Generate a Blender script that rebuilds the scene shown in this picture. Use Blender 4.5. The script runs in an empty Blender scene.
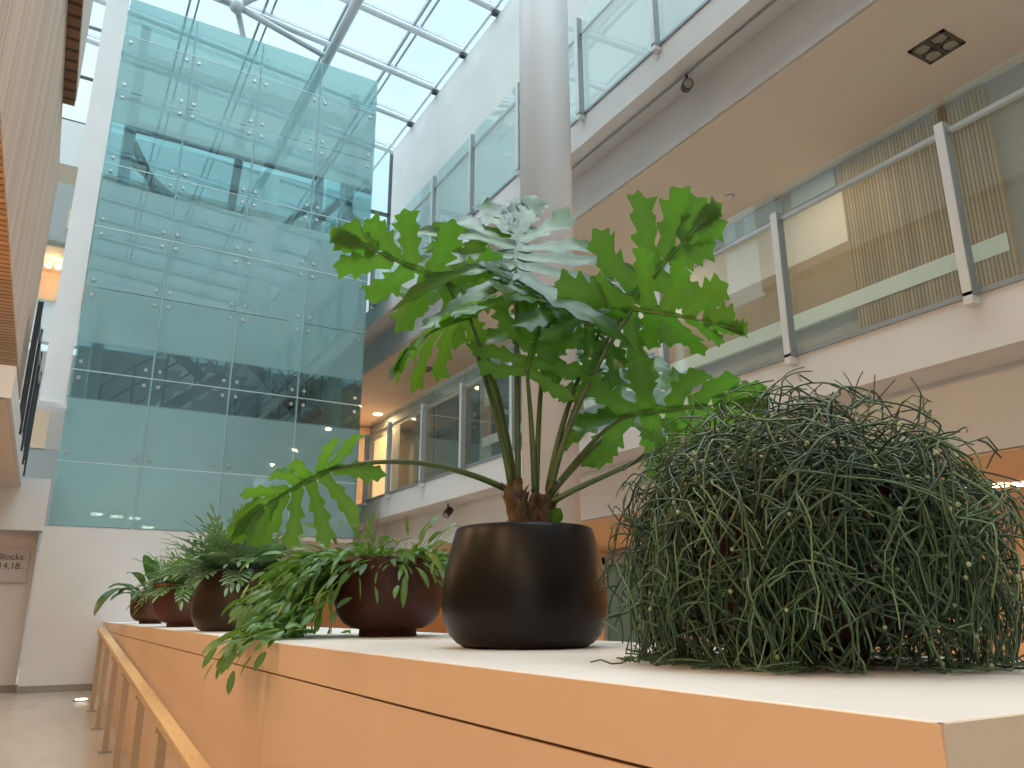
import bpy, math, random
from mathutils import Vector, Matrix
random.seed(7)
R_ = random.Random(11)
SC = bpy.context.scene
COL = SC.collection
PI = math.pi
V = Vector

# ------------------------------------------------------------------ camera
FPX, TH, RO, AZ = 790.15, math.radians(16.1165), math.radians(-0.157), math.radians(30.0986)
F0 = V((math.sin(AZ), math.cos(AZ), 0)); R0 = V((math.cos(AZ), -math.sin(AZ), 0)); U0 = V((0, 0, 1))
CF = F0*math.cos(TH)+U0*math.sin(TH); CU0 = U0*math.cos(TH)-F0*math.sin(TH)
CR = R0*math.cos(RO)+CU0*math.sin(RO); CU = CU0*math.cos(RO)-R0*math.sin(RO)
cd = bpy.data.cameras.new('camera'); cam = bpy.data.objects.new('camera', cd); COL.objects.link(cam)
M = Matrix.Identity(4)
for i in range(3):
    M[i][0] = CR[i]; M[i][1] = CU[i]; M[i][2] = -CF[i]
cam.matrix_world = M
cd.sensor_width = 36; cd.sensor_fit = 'HORIZONTAL'; cd.lens = FPX/1024*36; cd.clip_start = .02
SC.camera = cam
def ray(x, y): return CR*(x-512)-CU*(y-384)+CF*FPX
def at(x, y, hd):                       # a point hd metres ahead along the heading
    r = ray(x, y); return r*(hd/r.dot(F0))

# ------------------------------------------------------------------ materials
def newmat(name):
    m = bpy.data.materials.new(name); m.use_nodes = True
    nt = m.node_tree; nt.nodes.clear()
    out = nt.nodes.new('ShaderNodeOutputMaterial')
    return m, nt, out
def N(nt, t, **kw):
    n = nt.nodes.new(t)
    for k, v in kw.items():
        if k in n.inputs: n.inputs[k].default_value = v
        else: setattr(n, k, v)
    return n
def c4(c): return (c[0], c[1], c[2], 1)
def mat(name, col, rough=.6, metal=0, col2=None, scale=6, bump=0, emit=None, es=0, spec=.5, stretch=None, coord='Object'):
    m, nt, out = newmat(name)
    p = N(nt, 'ShaderNodeBsdfPrincipled'); p.inputs['Roughness'].default_value = rough
    p.inputs['Metallic'].default_value = metal; p.inputs['Base Color'].default_value = c4(col)
    p.inputs['Specular IOR Level'].default_value = spec
    nt.links.new(p.outputs[0], out.inputs[0])
    if col2 or bump:
        tc = N(nt, 'ShaderNodeTexCoord'); mp = N(nt, 'ShaderNodeMapping')
        if stretch: mp.inputs['Scale'].default_value = stretch
        nt.links.new(tc.outputs[coord], mp.inputs[0])
        no = N(nt, 'ShaderNodeTexNoise'); no.inputs['Scale'].default_value = scale; no.inputs['Detail'].default_value = 5
        nt.links.new(mp.outputs[0], no.inputs['Vector'])
        if col2:
            mx = N(nt, 'ShaderNodeMixRGB'); mx.inputs[1].default_value = c4(col); mx.inputs[2].default_value = c4(col2)
            cr = N(nt, 'ShaderNodeValToRGB'); cr.color_ramp.elements[0].position = .35; cr.color_ramp.elements[1].position = .65
            nt.links.new(no.outputs[0], cr.inputs[0]); nt.links.new(cr.outputs[0], mx.inputs[0])
            nt.links.new(mx.outputs[0], p.inputs['Base Color'])
        if bump:
            b = N(nt, 'ShaderNodeBump'); b.inputs['Strength'].default_value = bump; b.inputs['Distance'].default_value = .01
            nt.links.new(no.outputs[0], b.inputs['Height']); nt.links.new(b.outputs[0], p.inputs['Normal'])
    if emit:
        p.inputs['Emission Color'].default_value = c4(emit); p.inputs['Emission Strength'].default_value = es
    return m
def slatmat(name, ca, cb, axis, pitch, rough=.6, bump=.6):
    """timber battens: stripes along one axis with grain noise"""
    m, nt, out = newmat(name)
    p = N(nt, 'ShaderNodeBsdfPrincipled'); p.inputs['Roughness'].default_value = rough
    g = N(nt, 'ShaderNodeNewGeometry'); sx = N(nt, 'ShaderNodeSeparateXYZ'); nt.links.new(g.outputs['Position'], sx.inputs[0])
    a = N(nt, 'ShaderNodeMath', operation='MULTIPLY'); a.inputs[1].default_value = 1/pitch; nt.links.new(sx.outputs[axis], a.inputs[0])
    f = N(nt, 'ShaderNodeMath', operation='FRACT'); nt.links.new(a.outputs[0], f.inputs[0])
    r = N(nt, 'ShaderNodeValToRGB'); e = r.color_ramp.elements
    e[0].position = 0; e[0].color = c4(cb); e[1].position = .22; e[1].color = c4(cb)
    x = r.color_ramp.elements.new(.32); x.color = c4(ca); x = r.color_ramp.elements.new(.93); x.color = c4(ca)
    nt.links.new(f.outputs[0], r.inputs[0])
    fl = N(nt, 'ShaderNodeMath', operation='FLOOR'); nt.links.new(a.outputs[0], fl.inputs[0])
    wn = N(nt, 'ShaderNodeTexWhiteNoise', noise_dimensions='1D'); nt.links.new(fl.outputs[0], wn.inputs['W'])
    mr = N(nt, 'ShaderNodeMapRange'); mr.inputs['To Min'].default_value = .78; mr.inputs['To Max'].default_value = 1.1
    nt.links.new(wn.outputs[0], mr.inputs[0])
    mx = N(nt, 'ShaderNodeMixRGB', blend_type='MULTIPLY'); mx.inputs[0].default_value = 1
    nt.links.new(r.outputs[0], mx.inputs[1]); nt.links.new(mr.outputs[0], mx.inputs[2])
    nt.links.new(mx.outputs[0], p.inputs['Base Color'])
    b = N(nt, 'ShaderNodeBump'); b.inputs['Strength'].default_value = bump; b.inputs['Distance'].default_value = .015
    sp = N(nt, 'ShaderNodeValToRGB'); sp.color_ramp.elements[0].position = .2; sp.color_ramp.elements[1].position = .3
    nt.links.new(f.outputs[0], sp.inputs[0]); nt.links.new(sp.outputs[0], b.inputs['Height']); nt.links.new(b.outputs[0], p.inputs['Normal'])
    nt.links.new(p.outputs[0], out.inputs[0])
    return m
def thinfresnel(nt, ior):
    fr = N(nt, 'ShaderNodeFresnel'); g = N(nt, 'ShaderNodeNewGeometry')
    mr = N(nt, 'ShaderNodeMapRange'); mr.inputs['To Min'].default_value = ior; mr.inputs['To Max'].default_value = 1/ior
    nt.links.new(g.outputs['Backfacing'], mr.inputs[0]); nt.links.new(mr.outputs[0], fr.inputs['IOR']); return fr
def glassmat(name, tint, refl=.9, haze=0, hcol=(.6, .8, .78), rough=.0, ior=1.5, boost=1.0):
    """thin pane: tinted see-through + fresnel mirror (+ a little haze)"""
    m, nt, out = newmat(name)
    t = N(nt, 'ShaderNodeBsdfTransparent'); t.inputs[0].default_value = c4(tint)
    g = N(nt, 'ShaderNodeBsdfGlossy'); g.inputs['Roughness'].default_value = rough; g.inputs[0].default_value = (refl, refl, refl, 1)
    fr = thinfresnel(nt, ior)
    base = t.outputs[0]
    if haze:
        d = N(nt, 'ShaderNodeBsdfDiffuse'); d.inputs[0].default_value = c4(hcol)
        tr = N(nt, 'ShaderNodeBsdfTranslucent'); tr.inputs[0].default_value = c4(hcol)
        a = N(nt, 'ShaderNodeMixShader'); a.inputs[0].default_value = .5
        nt.links.new(d.outputs[0], a.inputs[1]); nt.links.new(tr.outputs[0], a.inputs[2])
        b = N(nt, 'ShaderNodeMixShader'); b.inputs[0].default_value = haze
        nt.links.new(base, b.inputs[1]); nt.links.new(a.outputs[0], b.inputs[2]); base = b.outputs[0]
    k = N(nt, 'ShaderNodeMath', operation='MULTIPLY'); k.inputs[1].default_value = boost; k.use_clamp = True
    nt.links.new(fr.outputs[0], k.inputs[0])
    mx = N(nt, 'ShaderNodeMixShader'); nt.links.new(k.outputs[0], mx.inputs[0])
    nt.links.new(base, mx.inputs[1]); nt.links.new(g.outputs[0], mx.inputs[2]); nt.links.new(mx.outputs[0], out.inputs[0])
    return m
def towerglass(name):
    """lift-tower pane: frosted teal print with two clear bands by height"""
    m, nt, out = newmat(name)
    g = N(nt, 'ShaderNodeNewGeometry'); sx = N(nt, 'ShaderNodeSeparateXYZ'); nt.links.new(g.outputs['Position'], sx.inputs[0])
    mr = N(nt, 'ShaderNodeMapRange'); mr.inputs['From Max'].default_value = 10
    nt.links.new(sx.outputs[2], mr.inputs[0])
    r = N(nt, 'ShaderNodeValToRGB'); els = r.color_ramp.elements
    stops = [(0, .74), (.1885, .74), (.189, .66), (.2700, .62), (.2702, .02), (.349, .02), (.3492, .56), (.43, .62), (.5870, .60), (.5872, .02), (.686, .02), (.6862, .56), (.74, .66), (.8335, .62), (.8345, .34), (1, .34)]
    els[0].position = 0; els[0].color = (stops[0][1],)*3+(1,); els[1].position = 1; els[1].color = (stops[-1][1],)*3+(1,)
    for p_, v_ in stops[1:-1]:
        x = els.new(p_); x.color = (v_, v_, v_, 1)
    nt.links.new(mr.outputs[0], r.inputs[0])
    t = N(nt, 'ShaderNodeBsdfTransparent'); t.inputs[0].default_value = (.66, .82, .83, 1)
    d = N(nt, 'ShaderNodeBsdfDiffuse'); d.inputs[0].default_value = (.52, .74, .75, 1)
    tr = N(nt, 'ShaderNodeBsdfTranslucent'); tr.inputs[0].default_value = (.52, .76, .77, 1)
    a = N(nt, 'ShaderNodeMixShader'); a.inputs[0].default_value = .56
    nt.links.new(d.outputs[0], a.inputs[1]); nt.links.new(tr.outputs[0], a.inputs[2])
    b = N(nt, 'ShaderNodeMixShader'); nt.links.new(r.outputs[0], b.inputs[0]); nt.links.new(t.outputs[0], b.inputs[1]); nt.links.new(a.outputs[0], b.inputs[2])
    gl = N(nt, 'ShaderNodeBsdfGlossy'); gl.inputs['Roughness'].default_value = .02; gl.inputs[0].default_value = (.8, .95, .95, 1)
    fr = thinfresnel(nt, 1.55)
    k = N(nt, 'ShaderNodeMath', operation='MULTIPLY'); k.inputs[1].default_value = 2.6; k.use_clamp = True
    nt.links.new(fr.outputs[0], k.inputs[0])
    mx = N(nt, 'ShaderNodeMixShader'); nt.links.new(k.outputs[0], mx.inputs[0]); nt.links.new(b.outputs[0], mx.inputs[1]); nt.links.new(gl.outputs[0], mx.inputs[2])
    nt.links.new(mx.outputs[0], out.inputs[0])
    return m
def leafmat(name, top, under, vein, rough=.32, trans=.35, tcol=None, spec=.6, bump=.15, coat=0):
    """upper and lower side of a leaf, paler veins (mesh attribute), light through the blade"""
    m, nt, out = newmat(name)
    g = N(nt, 'ShaderNodeNewGeometry')
    mx = N(nt, 'ShaderNodeMixRGB'); mx.inputs[1].default_value = c4(top); mx.inputs[2].default_value = c4(under)
    nt.links.new(g.outputs['Backfacing'], mx.inputs[0])
    at_ = N(nt, 'ShaderNodeAttribute', attribute_name='vein')
    mv = N(nt, 'ShaderNodeMixRGB'); mv.inputs[2].default_value = c4(vein)
    nt.links.new(at_.outputs['Fac'], mv.inputs[0]); nt.links.new(mx.outputs[0], mv.inputs[1])
    tc = N(nt, 'ShaderNodeTexCoord'); no = N(nt, 'ShaderNodeTexNoise'); no.inputs['Scale'].default_value = 14
    nt.links.new(tc.outputs['Object'], no.inputs[0])
    mr = N(nt, 'ShaderNodeMapRange'); mr.inputs['To Min'].default_value = .7; mr.inputs['To Max'].default_value = 1.3; nt.links.new(no.outputs[0], mr.inputs[0])
    ml = N(nt, 'ShaderNodeMixRGB', blend_type='MULTIPLY'); ml.inputs[0].default_value = 1; nt.links.new(mv.outputs[0], ml.inputs[1]); nt.links.new(mr.outputs[0], ml.inputs[2])
    p = N(nt, 'ShaderNodeBsdfPrincipled'); p.inputs['Specular IOR Level'].default_value = spec
    if coat:
        cm = N(nt, 'ShaderNodeMapRange'); cm.inputs['To Min'].default_value = coat; cm.inputs['To Max'].default_value = 0; nt.links.new(g.outputs['Backfacing'], cm.inputs[0]); nt.links.new(cm.outputs[0], p.inputs['Coat Weight']); p.inputs['Coat Roughness'].default_value = .3
    nt.links.new(ml.outputs[0], p.inputs['Base Color'])
    rr = N(nt, 'ShaderNodeMapRange'); rr.inputs['To Min'].default_value = rough; rr.inputs['To Max'].default_value = .6; nt.links.new(g.outputs['Backfacing'], rr.inputs[0]); nt.links.new(rr.outputs[0], p.inputs['Roughness'])
    b = N(nt, 'ShaderNodeBump'); b.inputs['Strength'].default_value = bump; b.inputs['Distance'].default_value = .01; nt.links.new(no.outputs[0], b.inputs['Height']); nt.links.new(b.outputs[0], p.inputs['Normal'])
    tr = N(nt, 'ShaderNodeBsdfTranslucent'); tr.inputs[0].default_value = c4(tcol or under)
    s = N(nt, 'ShaderNodeMixShader'); s.inputs[0].default_value = trans
    nt.links.new(p.outputs[0], s.inputs[1]); nt.links.new(tr.outputs[0], s.inputs[2]); nt.links.new(s.outputs[0], out.inputs[0])
    return m

m_white = mat('white_paint', (.70, .68, .67), .7, col2=(.66, .645, .635), scale=1.5)
m_pink = mat('plaster', (.72, .64, .60), .7, col2=(.69, .61, .57), scale=1.2)
m_soffit = mat('soffit_paint', (.70, .60, .50), .8)
m_ledge_top = mat('ledge_top', (.80, .79, .78), .45, col2=(.74, .73, .72), scale=3)
m_ledge = mat('ledge_board', (.80, .575, .40), .55, col2=(.77, .545, .37), scale=2)
m_ledge_end = mat('ledge_end_board', (.66, .55, .44), .6)
m_gap = mat('shadow_gap', (.25, .15, .09), .8)
m_floor = mat('floor_stone', (.50, .42, .34), .22, col2=(.42, .35, .29), scale=1.2, stretch=(3, .6, 1))
m_black_pot = mat('pot_black', (.007, .006, .006), .36, col2=(.016, .010, .007), scale=2.2, spec=.2)
m_bronze_pot = mat('pot_bronze', (.012, .010, .009), .33, col2=(.05, .026, .012), scale=2.5, spec=.4)
m_brown_pot = mat('pot_brown', (.060, .016, .010), .45, col2=(.040, .011, .007), scale=4, spec=.3)
m_red_pot = mat('pot_red_brown', (.12, .032, .018), .45, col2=(.085, .024, .014), scale=4)
m_soil = mat('soil', (.03, .02, .013), .95, bump=.8, scale=40, col2=(.06, .04, .025))
m_steel = mat('steel', (.55, .56, .56), .3, metal=.9)
m_alu = mat('brushed_aluminium', (.72, .71, .70), .35, metal=.35)
m_dsteel = mat('dark_steel', (.045, .05, .055), .45, metal=.3)
m_gsteel = mat('grey_steel', (.30, .34, .36), .4, metal=.5)
m_tube = mat('white_tube', (.62, .68, .72), .4)
m_timber = mat('timber_rail', (.72, .46, .20), .35, col2=(.62, .37, .15), scale=5, stretch=(30, 1.5, 30))
m_post = mat('bronze_post', (.52, .42, .31), .4, metal=.6)
m_slat_v = slatmat('battens_pale', (.78, .57, .45), (.55, .39, .30), 1, .05)
m_slat_mirror = slatmat('battens_mirrored', (.40, .32, .22), (.15, .11, .075), 1, .034)
m_slat_x = slatmat('battens_warm_bounce', (.66, .33, .13), (.26, .11, .04), 1, .075)  # warm bounce light is put into the batten colour
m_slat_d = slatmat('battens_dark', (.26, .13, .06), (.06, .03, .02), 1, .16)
m_glass = glassmat('balustrade_glass', (.91, .965, .955), haze=.035, boost=1.5)
m_roofglass = glassmat('roof_glass', (.93, .99, 1.0), haze=.03, boost=.6)
m_tower = towerglass('tower_glass')
m_dark = mat('dark_interior', (.05, .06, .065), .7)
m_grey = mat('grey_wall', (.34, .34, .34), .7)
m_shaft = mat('shaft_wall', (.16, .19, .20), .8, col2=(.13, .155, .165), scale=2)
m_brownwall = mat('brown_wall', (.36, .27, .19), .7)
m_orange = mat('warm_wall', (.70, .50, .34), .7)
m_redwall = mat('red_wall', (.46, .29, .17), .7)
m_cyan = mat('mirrored_pale_board', (.66, .76, .76), .5)
m_base = mat('skirting', (.28, .25, .22), .5)
m_tread = mat('stair_tread', (.42, .45, .46), .6)
m_lamp = mat('warm_lamp', (1, .8, .5), emit=(1, .62, .28), es=14)
m_lampw = mat('pale_lamp', (1, .95, .85), emit=(1, .85, .62), es=10)
m_lens = mat('lamp_lens', (.30, .28, .24), .25)
m_sign = mat('sign_board', (.56, .50, .48), .5)
m_ink = mat('sign_ink', (.05, .04, .05), .6)
m_dwin = glassmat('dark_window', (.20, .24, .23), haze=.12, hcol=(.2, .25, .22), boost=1.6)
m_bluemirror = mat('mirrored_blue', (.45, .56, .66), .25)
m_floor_up = mat('upper_floor', (.5, .47, .44), .6)
m_phil = leafmat('philodendron_leaf', (.012, .056, .017), (.070, .19, .020), (.13, .25, .05), .25, .38, (.16, .46, .03), .62, coat=.10, bump=.45)
m_petiole = mat('petiole', (.075, .12, .028), .42, col2=(.045, .075, .018), scale=9)
m_trunk = mat('philodendron_stem', (.10, .055, .026), .8, col2=(.025, .015, .009), scale=30, bump=.8)
m_scale = mat('stem_scale', (.22, .13, .06), .75, col2=(.06, .035, .018), scale=25)
m_rhip = leafmat('mistletoe_stem', (.013, .040, .016), (.013, .040, .016), (.13, .21, .10), .38, 0, spec=.5, bump=0)
m_bud = mat('bud', (.30, .36, .20), .5)
m_trail = leafmat('trailing_leaf', (.050, .145, .022), (.09, .20, .03), (.15, .26, .06), .38, .3, (.14, .32, .03))
m_fern = leafmat('blue_fern', (.17, .29, .19), (.20, .33, .17), (.24, .36, .20), .34, .28, (.12, .28, .06))
m_fern2 = leafmat('green_fern', (.14, .28, .10), (.18, .33, .10), (.22, .34, .12), .4, .28, (.15, .30, .05))
m_broad = leafmat('broad_leaf', (.020, .070, .028), (.05, .13, .03), (.10, .18, .06), .3, .22, (.10, .25, .03))

# ------------------------------------------------------------------ mesh builder
def clear_ledge(mb):                 # lay whatever would sink into the ledge on its top or against its front
    o = []
    for x, y, z in mb.v:
        if .737 < x < 1.803 and .48 < y < 11.43 and z < -.1+.003:
            if x < .765 and z < -.115: x = .736
            else: z = -.1+.003
        o.append((x, y, z))
    for f in mb.f:                     # leaves that bend over the front edge
        if any(o[i][0] > .7395 and .48 < o[i][1] < 11.43 for i in f):
            for i in f:
                if o[i][0] <= .7395 and o[i][2] < -.096: o[i] = (min(o[i][0], .736), o[i][1], -.095)
    mb.v = o; return mb
class MB:
    def __init__(s): s.v = []; s.f = []; s.a = []; s.mi = []
    def add(s, vs, fs, a=None, mi=0):
        b = len(s.v); s.v += [tuple(v) for v in vs]; s.f += [tuple(i+b for i in f) for f in fs]
        s.a += list(a) if a else [0.0]*len(vs); s.mi += [mi]*len(fs); return s
    def box(s, x0, x1, y0, y1, z0, z1, mi=0):
        vs = [(x, y, z) for x in (x0, x1) for y in (y0, y1) for z in (z0, z1)]
        return s.add(vs, [(0, 1, 3, 2), (4, 6, 7, 5), (0, 4, 5, 1), (2, 3, 7, 6), (0, 2, 6, 4), (1, 5, 7, 3)], mi=mi)
    def prism(s, prof, axis, a0, a1, mi=0):
        """polygon prof extruded along an axis (0: profile is (y,z); 1: (x,z); 2: (x,y))"""
        def P(p, a):
            return (a, p[0], p[1]) if axis == 0 else (p[0], a, p[1]) if axis == 1 else (p[0], p[1], a)
        n = len(prof); vs = [P(p, a0) for p in prof]+[P(p, a1) for p in prof]
        fs = [tuple(range(n)), tuple(range(2*n-1, n-1, -1))]+[(i, i+n, (i+1) % n+n, (i+1) % n) for i in range(n)]
        return s.add(vs, fs, mi=mi)
    def bar(s, p, q, w, h, up=(0, 0, 1), mi=0):
        p = V(p); q = V(q); d = (q-p).normalized(); u = V(up)
        if abs(d.dot(u)) > .98: u = V((0, 1, 0))
        x = d.cross(u).normalized(); y = x.cross(d)
        vs = [e+x*a*w/2+y*b*h/2 for e in (p, q) for a, b in ((-1, -1), (1, -1), (1, 1), (-1, 1))]
        return s.add(vs, [(3, 2, 1, 0), (4, 5, 6, 7), (0, 1, 5, 4), (1, 2, 6, 5), (2, 3, 7, 6), (3, 0, 4, 7)], mi=mi)
    def tube(s, pts, r, n=8, r1=None, cap=True, mi=0, a=0.0):
        pts = [V(p) for p in pts]; k = len(pts); vs = []; fs = []
        if k < 2: return s
        d = (pts[1]-pts[0]).normalized(); u = d.cross(V((0, 0, 1)))
        if u.length < .05: u = d.cross(V((1, 0, 0)))
        u.normalize()
        for i, p in enumerate(pts):
            d = (pts[min(i+1, k-1)]-pts[max(i-1, 0)])
            if d.length < 1e-9: d = V((0, 0, 1))
            d.normalize(); u = (u-d*u.dot(d))
            if u.length < 1e-6: u = d.orthogonal()
            u.normalize(); w = d.cross(u)
            rr = r[i] if isinstance(r, (list, tuple)) else (r if r1 is None else r+(r1-r)*i/(k-1))
            for j in range(n):
                t = 2*PI*j/n; vs.append(p+(u*math.cos(t)+w*math.sin(t))*rr)
        for i in range(k-1):
            for j in range(n):
                j2 = (j+1) % n; fs.append((i*n+j, i*n+j2, (i+1)*n+j2, (i+1)*n+j))
        if cap: fs += [tuple(range(n-1, -1, -1)), tuple((k-1)*n+j for j in range(n))]
        return s.add(vs, fs, [a]*len(vs), mi=mi)
    def lathe(s, prof, c=(0, 0, 0), n=48, mi=0):
        vs = []; fs = []; k = len(prof)
        for r, z in prof:
            for j in range(n):
                t = 2*PI*j/n; vs.append((c[0]+r*math.cos(t), c[1]+r*math.sin(t), c[2]+z))
        for i in range(k-1):
            for j in range(n):
                j2 = (j+1) % n; fs.append((i*n+j, i*n+j2, (i+1)*n+j2, (i+1)*n+j))
        fs.append(tuple(range(n-1, -1, -1))); fs.append(tuple((k-1)*n+j for j in range(n)))
        return s.add(vs, fs, mi=mi)
    def ball(s, c, r, n=6, mi=0):
        prof = [(r*math.sin(PI*i/n), -r*math.cos(PI*i/n)) for i in range(n+1)]
        prof[0] = (r*.02, -r); prof[-1] = (r*.02, r)
        return s.lathe(prof, c, n+2, mi)
    def build(s, name, mats, parent=None, smooth=False, loc=None):
        me = bpy.data.meshes.new(name)
        off = V(loc) if loc is not None else V((0, 0, 0))
        me.from_pydata([tuple(V(v)-off) for v in s.v], [], s.f)
        if any(s.a):
            at_ = me.attributes.new('vein', 'FLOAT', 'POINT'); at_.data.foreach_set('value', s.a)
        for m in (mats if isinstance(mats, (list, tuple)) else [mats]): me.materials.append(m)
        if any(s.mi): me.polygons.foreach_set('material_index', s.mi)
        if smooth: me.polygons.foreach_set('use_smooth', [True]*len(me.polygons))
        me.update()
        o = bpy.data.objects.new(name, me); COL.objects.link(o); o.location = off
        if parent is not None:
            o.parent = parent; o.matrix_parent_inverse = Matrix.Identity(4)
            po = V((0, 0, 0)); q = parent
            while q is not None: po += V(q.location); q = q.parent
            o.location = off-po
        return o
def rounded(o, w=.006, seg=2):
    b = o.modifiers.new('bevel', 'BEVEL'); b.width = w; b.segments = seg; b.limit_method = 'ANGLE'; return o
def thing(name, label, cat, loc=(0, 0, 0), group=None):
    o = bpy.data.objects.new(name, None); COL.objects.link(o); o.location = loc; o.empty_display_size = .1
    o['label'] = label; o['category'] = cat
    if group: o['group'] = group
    return o
def tag(o, label, cat, group=None):
    o['label'] = label; o['category'] = cat
    if group: o['group'] = group
    return o
def struct(o, label, cat='building'):
    o['kind'] = 'structure'; o['label'] = label; o['category'] = cat; return o
def lamp_area(name, loc, size, energy, col, direction=(0, 0, -1), shape='DISK', sy=None):
    l = bpy.data.lights.new(name, 'AREA'); l.energy = energy; l.color = col; l.size = size; l.shape = shape
    if sy: l.shape = 'RECTANGLE'; l.size_y = sy
    o = bpy.data.objects.new(name, l); COL.objects.link(o); o.location = loc
    o.rotation_euler = V(direction).to_track_quat('-Z', 'Y').to_euler(); return o
def lamp_point(name, loc, energy, col, r=.08):
    l = bpy.data.lights.new(name, 'POINT'); l.energy = energy; l.color = col; l.shadow_soft_size = r
    o = bpy.data.objects.new(name, l); COL.objects.link(o); o.location = loc; return o
WARM = (1, .60, .28); WARM2 = (1, .72, .45)

# ------------------------------------------------------------------ setting
Z0 = -.1                         # ledge top
def ramp(y): return -.90 if y > 9.5 else -.90-.055*(9.5-y)
fl = MB()
ys = [-5.2, 9.5, 18.4]
vs = []
for y in ys:
    for x in (-5, 9): vs.append((x, y, ramp(y)))
for y in ys:
    for x in (-5, 9): vs.append((x, y, -2.1))
fl.add(vs, [(0, 1, 3, 2), (2, 3, 5, 4), (6, 8, 9, 7), (8, 10, 11, 9), (0, 6, 7, 1), (4, 5, 11, 10), (0, 2, 8, 6), (2, 4, 10, 8), (1, 7, 9, 3), (3, 9, 11, 5)])
struct(fl.build('floor', m_floor), 'polished pale stone ramp and floor below the ledge', 'floor')

XF, XB, XW = 4.4, 4.75, 6.4      # slab face, set-back beam face, corridor back wall
def slab(z_glass, name, y0, y1, label):
    """balcony edge: fascia, recess and set-back beam in one profile, with ceiling and floor"""
    zt = z_glass; a = zt-.34; b = zt-.83
    prof = [(XF, a), (XF, zt), (XF+.02, zt+.0), (XW+.6, zt), (XW+.6, b), (XB, b), (XB, a)]
    o = MB().prism(prof, 1, y0, y1).build(name, m_white); return struct(o, label, 'balcony')
slab(1.74, 'wall_right_gallery', -4, 18.2, 'white first floor gallery edge with stepped underside beam')
slab(5.18, 'wall_right_gallery_upper', -4, 18.2, 'white second floor gallery edge with stepped underside beam')
# warm painted ceilings under the slabs
struct(MB().box(XB+.02, XW, -4, 18, 4.335, 4.345).build('ceiling_gallery', m_soffit), 'peach ceiling over the first floor gallery', 'ceiling')
struct(MB().box(XB+.02, 7.5, -4, 18, .895, .905).build('ceiling_ground', m_orange), 'warm lit ceiling of the ground floor behind the ledge', 'ceiling')
# corridor back wall of the gallery
bw = MB()
bw.box(XW, XW+.12, -4, 18, 1.74, 4.35)
struct(bw.build('wall_right_back', m_grey), 'grey back wall of the first floor gallery', 'wall')
struct(MB().box(XW-.015, XW, 4.42, 12.0, 2.93, 3.49).build('wall_right_mirrored_strip', m_brownwall), 'brown strip built for a reflection in the gallery glass', 'wall')  # added surfaces from here to the small windows stand in for a mirrored facade
struct(MB().box(XW-.012, XW, 4.42, 12.0, 3.49, 4.10).build('wall_right_upper_strip', m_white), 'white strip built for a reflection in the gallery glass, above the brown one', 'wall')
struct(MB().box(XW-.06, XW, 3.0, 12.0, 2.775, 2.93).build('trim_mirrored', m_cyan), 'pale board built for a reflection in the gallery glass', 'trim')
struct(MB().box(XW-.05, XW, 2.97, 4.42, 1.74, 4.27).build('wall_right_mirrored_battens', m_slat_mirror), 'batten panel built for timber reflected in the gallery glass', 'wall')
k = 1
y = 4.5
while y < 8.2:
    w = MB().box(XW-.02, XW, y, y+.55, 4.12, 4.32).build('window_%d' % k, m_bluemirror); struct(w, 'small bluish panel built for a window reflected in the gallery glass', 'window'); k += 1; y += .68  # bluish panels stand in for reflected windows
# upper storey wall
XU = 5.6
struct(MB().box(XU, XU+.3, -5, 15.0, 5.18, 10.1).build('wall_right_upper', m_white), 'tall plain white wall under the glass roof', 'wall')
struct(MB().box(-.456, XU+.3, -5.2, -5.0, -2.0, 10.4).build('wall_back', m_white), 'white wall behind the viewer', 'wall')
# ground floor right: back wall, warm
struct(MB().box(7.5, 7.65, -4, 18, -1.5, .9).build('wall_right_ground', m_orange), 'warm lit back wall of the ground floor', 'wall')
# far end
struct(MB().box(-5, 9, 18.2, 18.35, -2, 5.2).build('wall_far_end', m_white), 'white end wall far behind the tower', 'wall')
struct(MB().box(XF-.1, XW, 17.9, 18.15, 1.74, 4.3).build('wall_far_gallery', m_orange), 'warm wall closing the far end of the gallery', 'wall')
# left: ground level wall and slab
struct(MB().box(-4.6, -4.5, -5, 12, -2, 1.5).build('wall_left', m_white), 'white wall far under the left gallery', 'wall')
struct(MB().prism([(-4.6, 1.50), (-2.2, 1.50), (-2.2, 2.14), (-4.6, 2.14)], 1, -5, 6.6).build('wall_left_gallery_set_back', m_white), 'set back part of the left gallery slab', 'balcony')
struct(MB().prism([(-4.6, 1.50), (-.37, 1.50), (-.37, 1.74), (-4.6, 1.74)], 1, 6.6, 11.4).build('wall_left_gallery', m_white), 'white edge of the left gallery slab', 'balcony')
struct(MB().box(-4.4, -.40, 6.65, 11.35, 1.485, 1.497).build('ceiling_left', m_soffit), 'warm lit underside of the left gallery', 'ceiling')
# timber clad boxes on the left
b1 = thing('timber_clad_box', 'large pale batten clad timber box overhanging beside the glass tower, the lower of two', 'cladding', (-.456, 4, 2.17))
MB().box(-2.6, -.456, -4.95, 9.5, 2.19, 4.79).build('side_cladding', m_slat_v, b1)
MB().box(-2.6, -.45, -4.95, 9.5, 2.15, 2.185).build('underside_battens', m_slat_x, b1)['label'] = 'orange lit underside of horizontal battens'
b2 = thing('timber_clad_box', 'upper timber box with dark batten underside, jutting out at the top edge', 'cladding', (-.35, 4, 4.8))
MB().box(-2.6, -.35, -4.95, 7.97, 4.86, 10.3).build('side_cladding', mat('box_face', (.62, .52, .46), .6), b2)
MB().box(-2.6, -.355, -4.95, 7.97, 4.80, 4.858).build('underside_battens', m_slat_d, b2)['label'] = 'dark brown batten underside'

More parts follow.
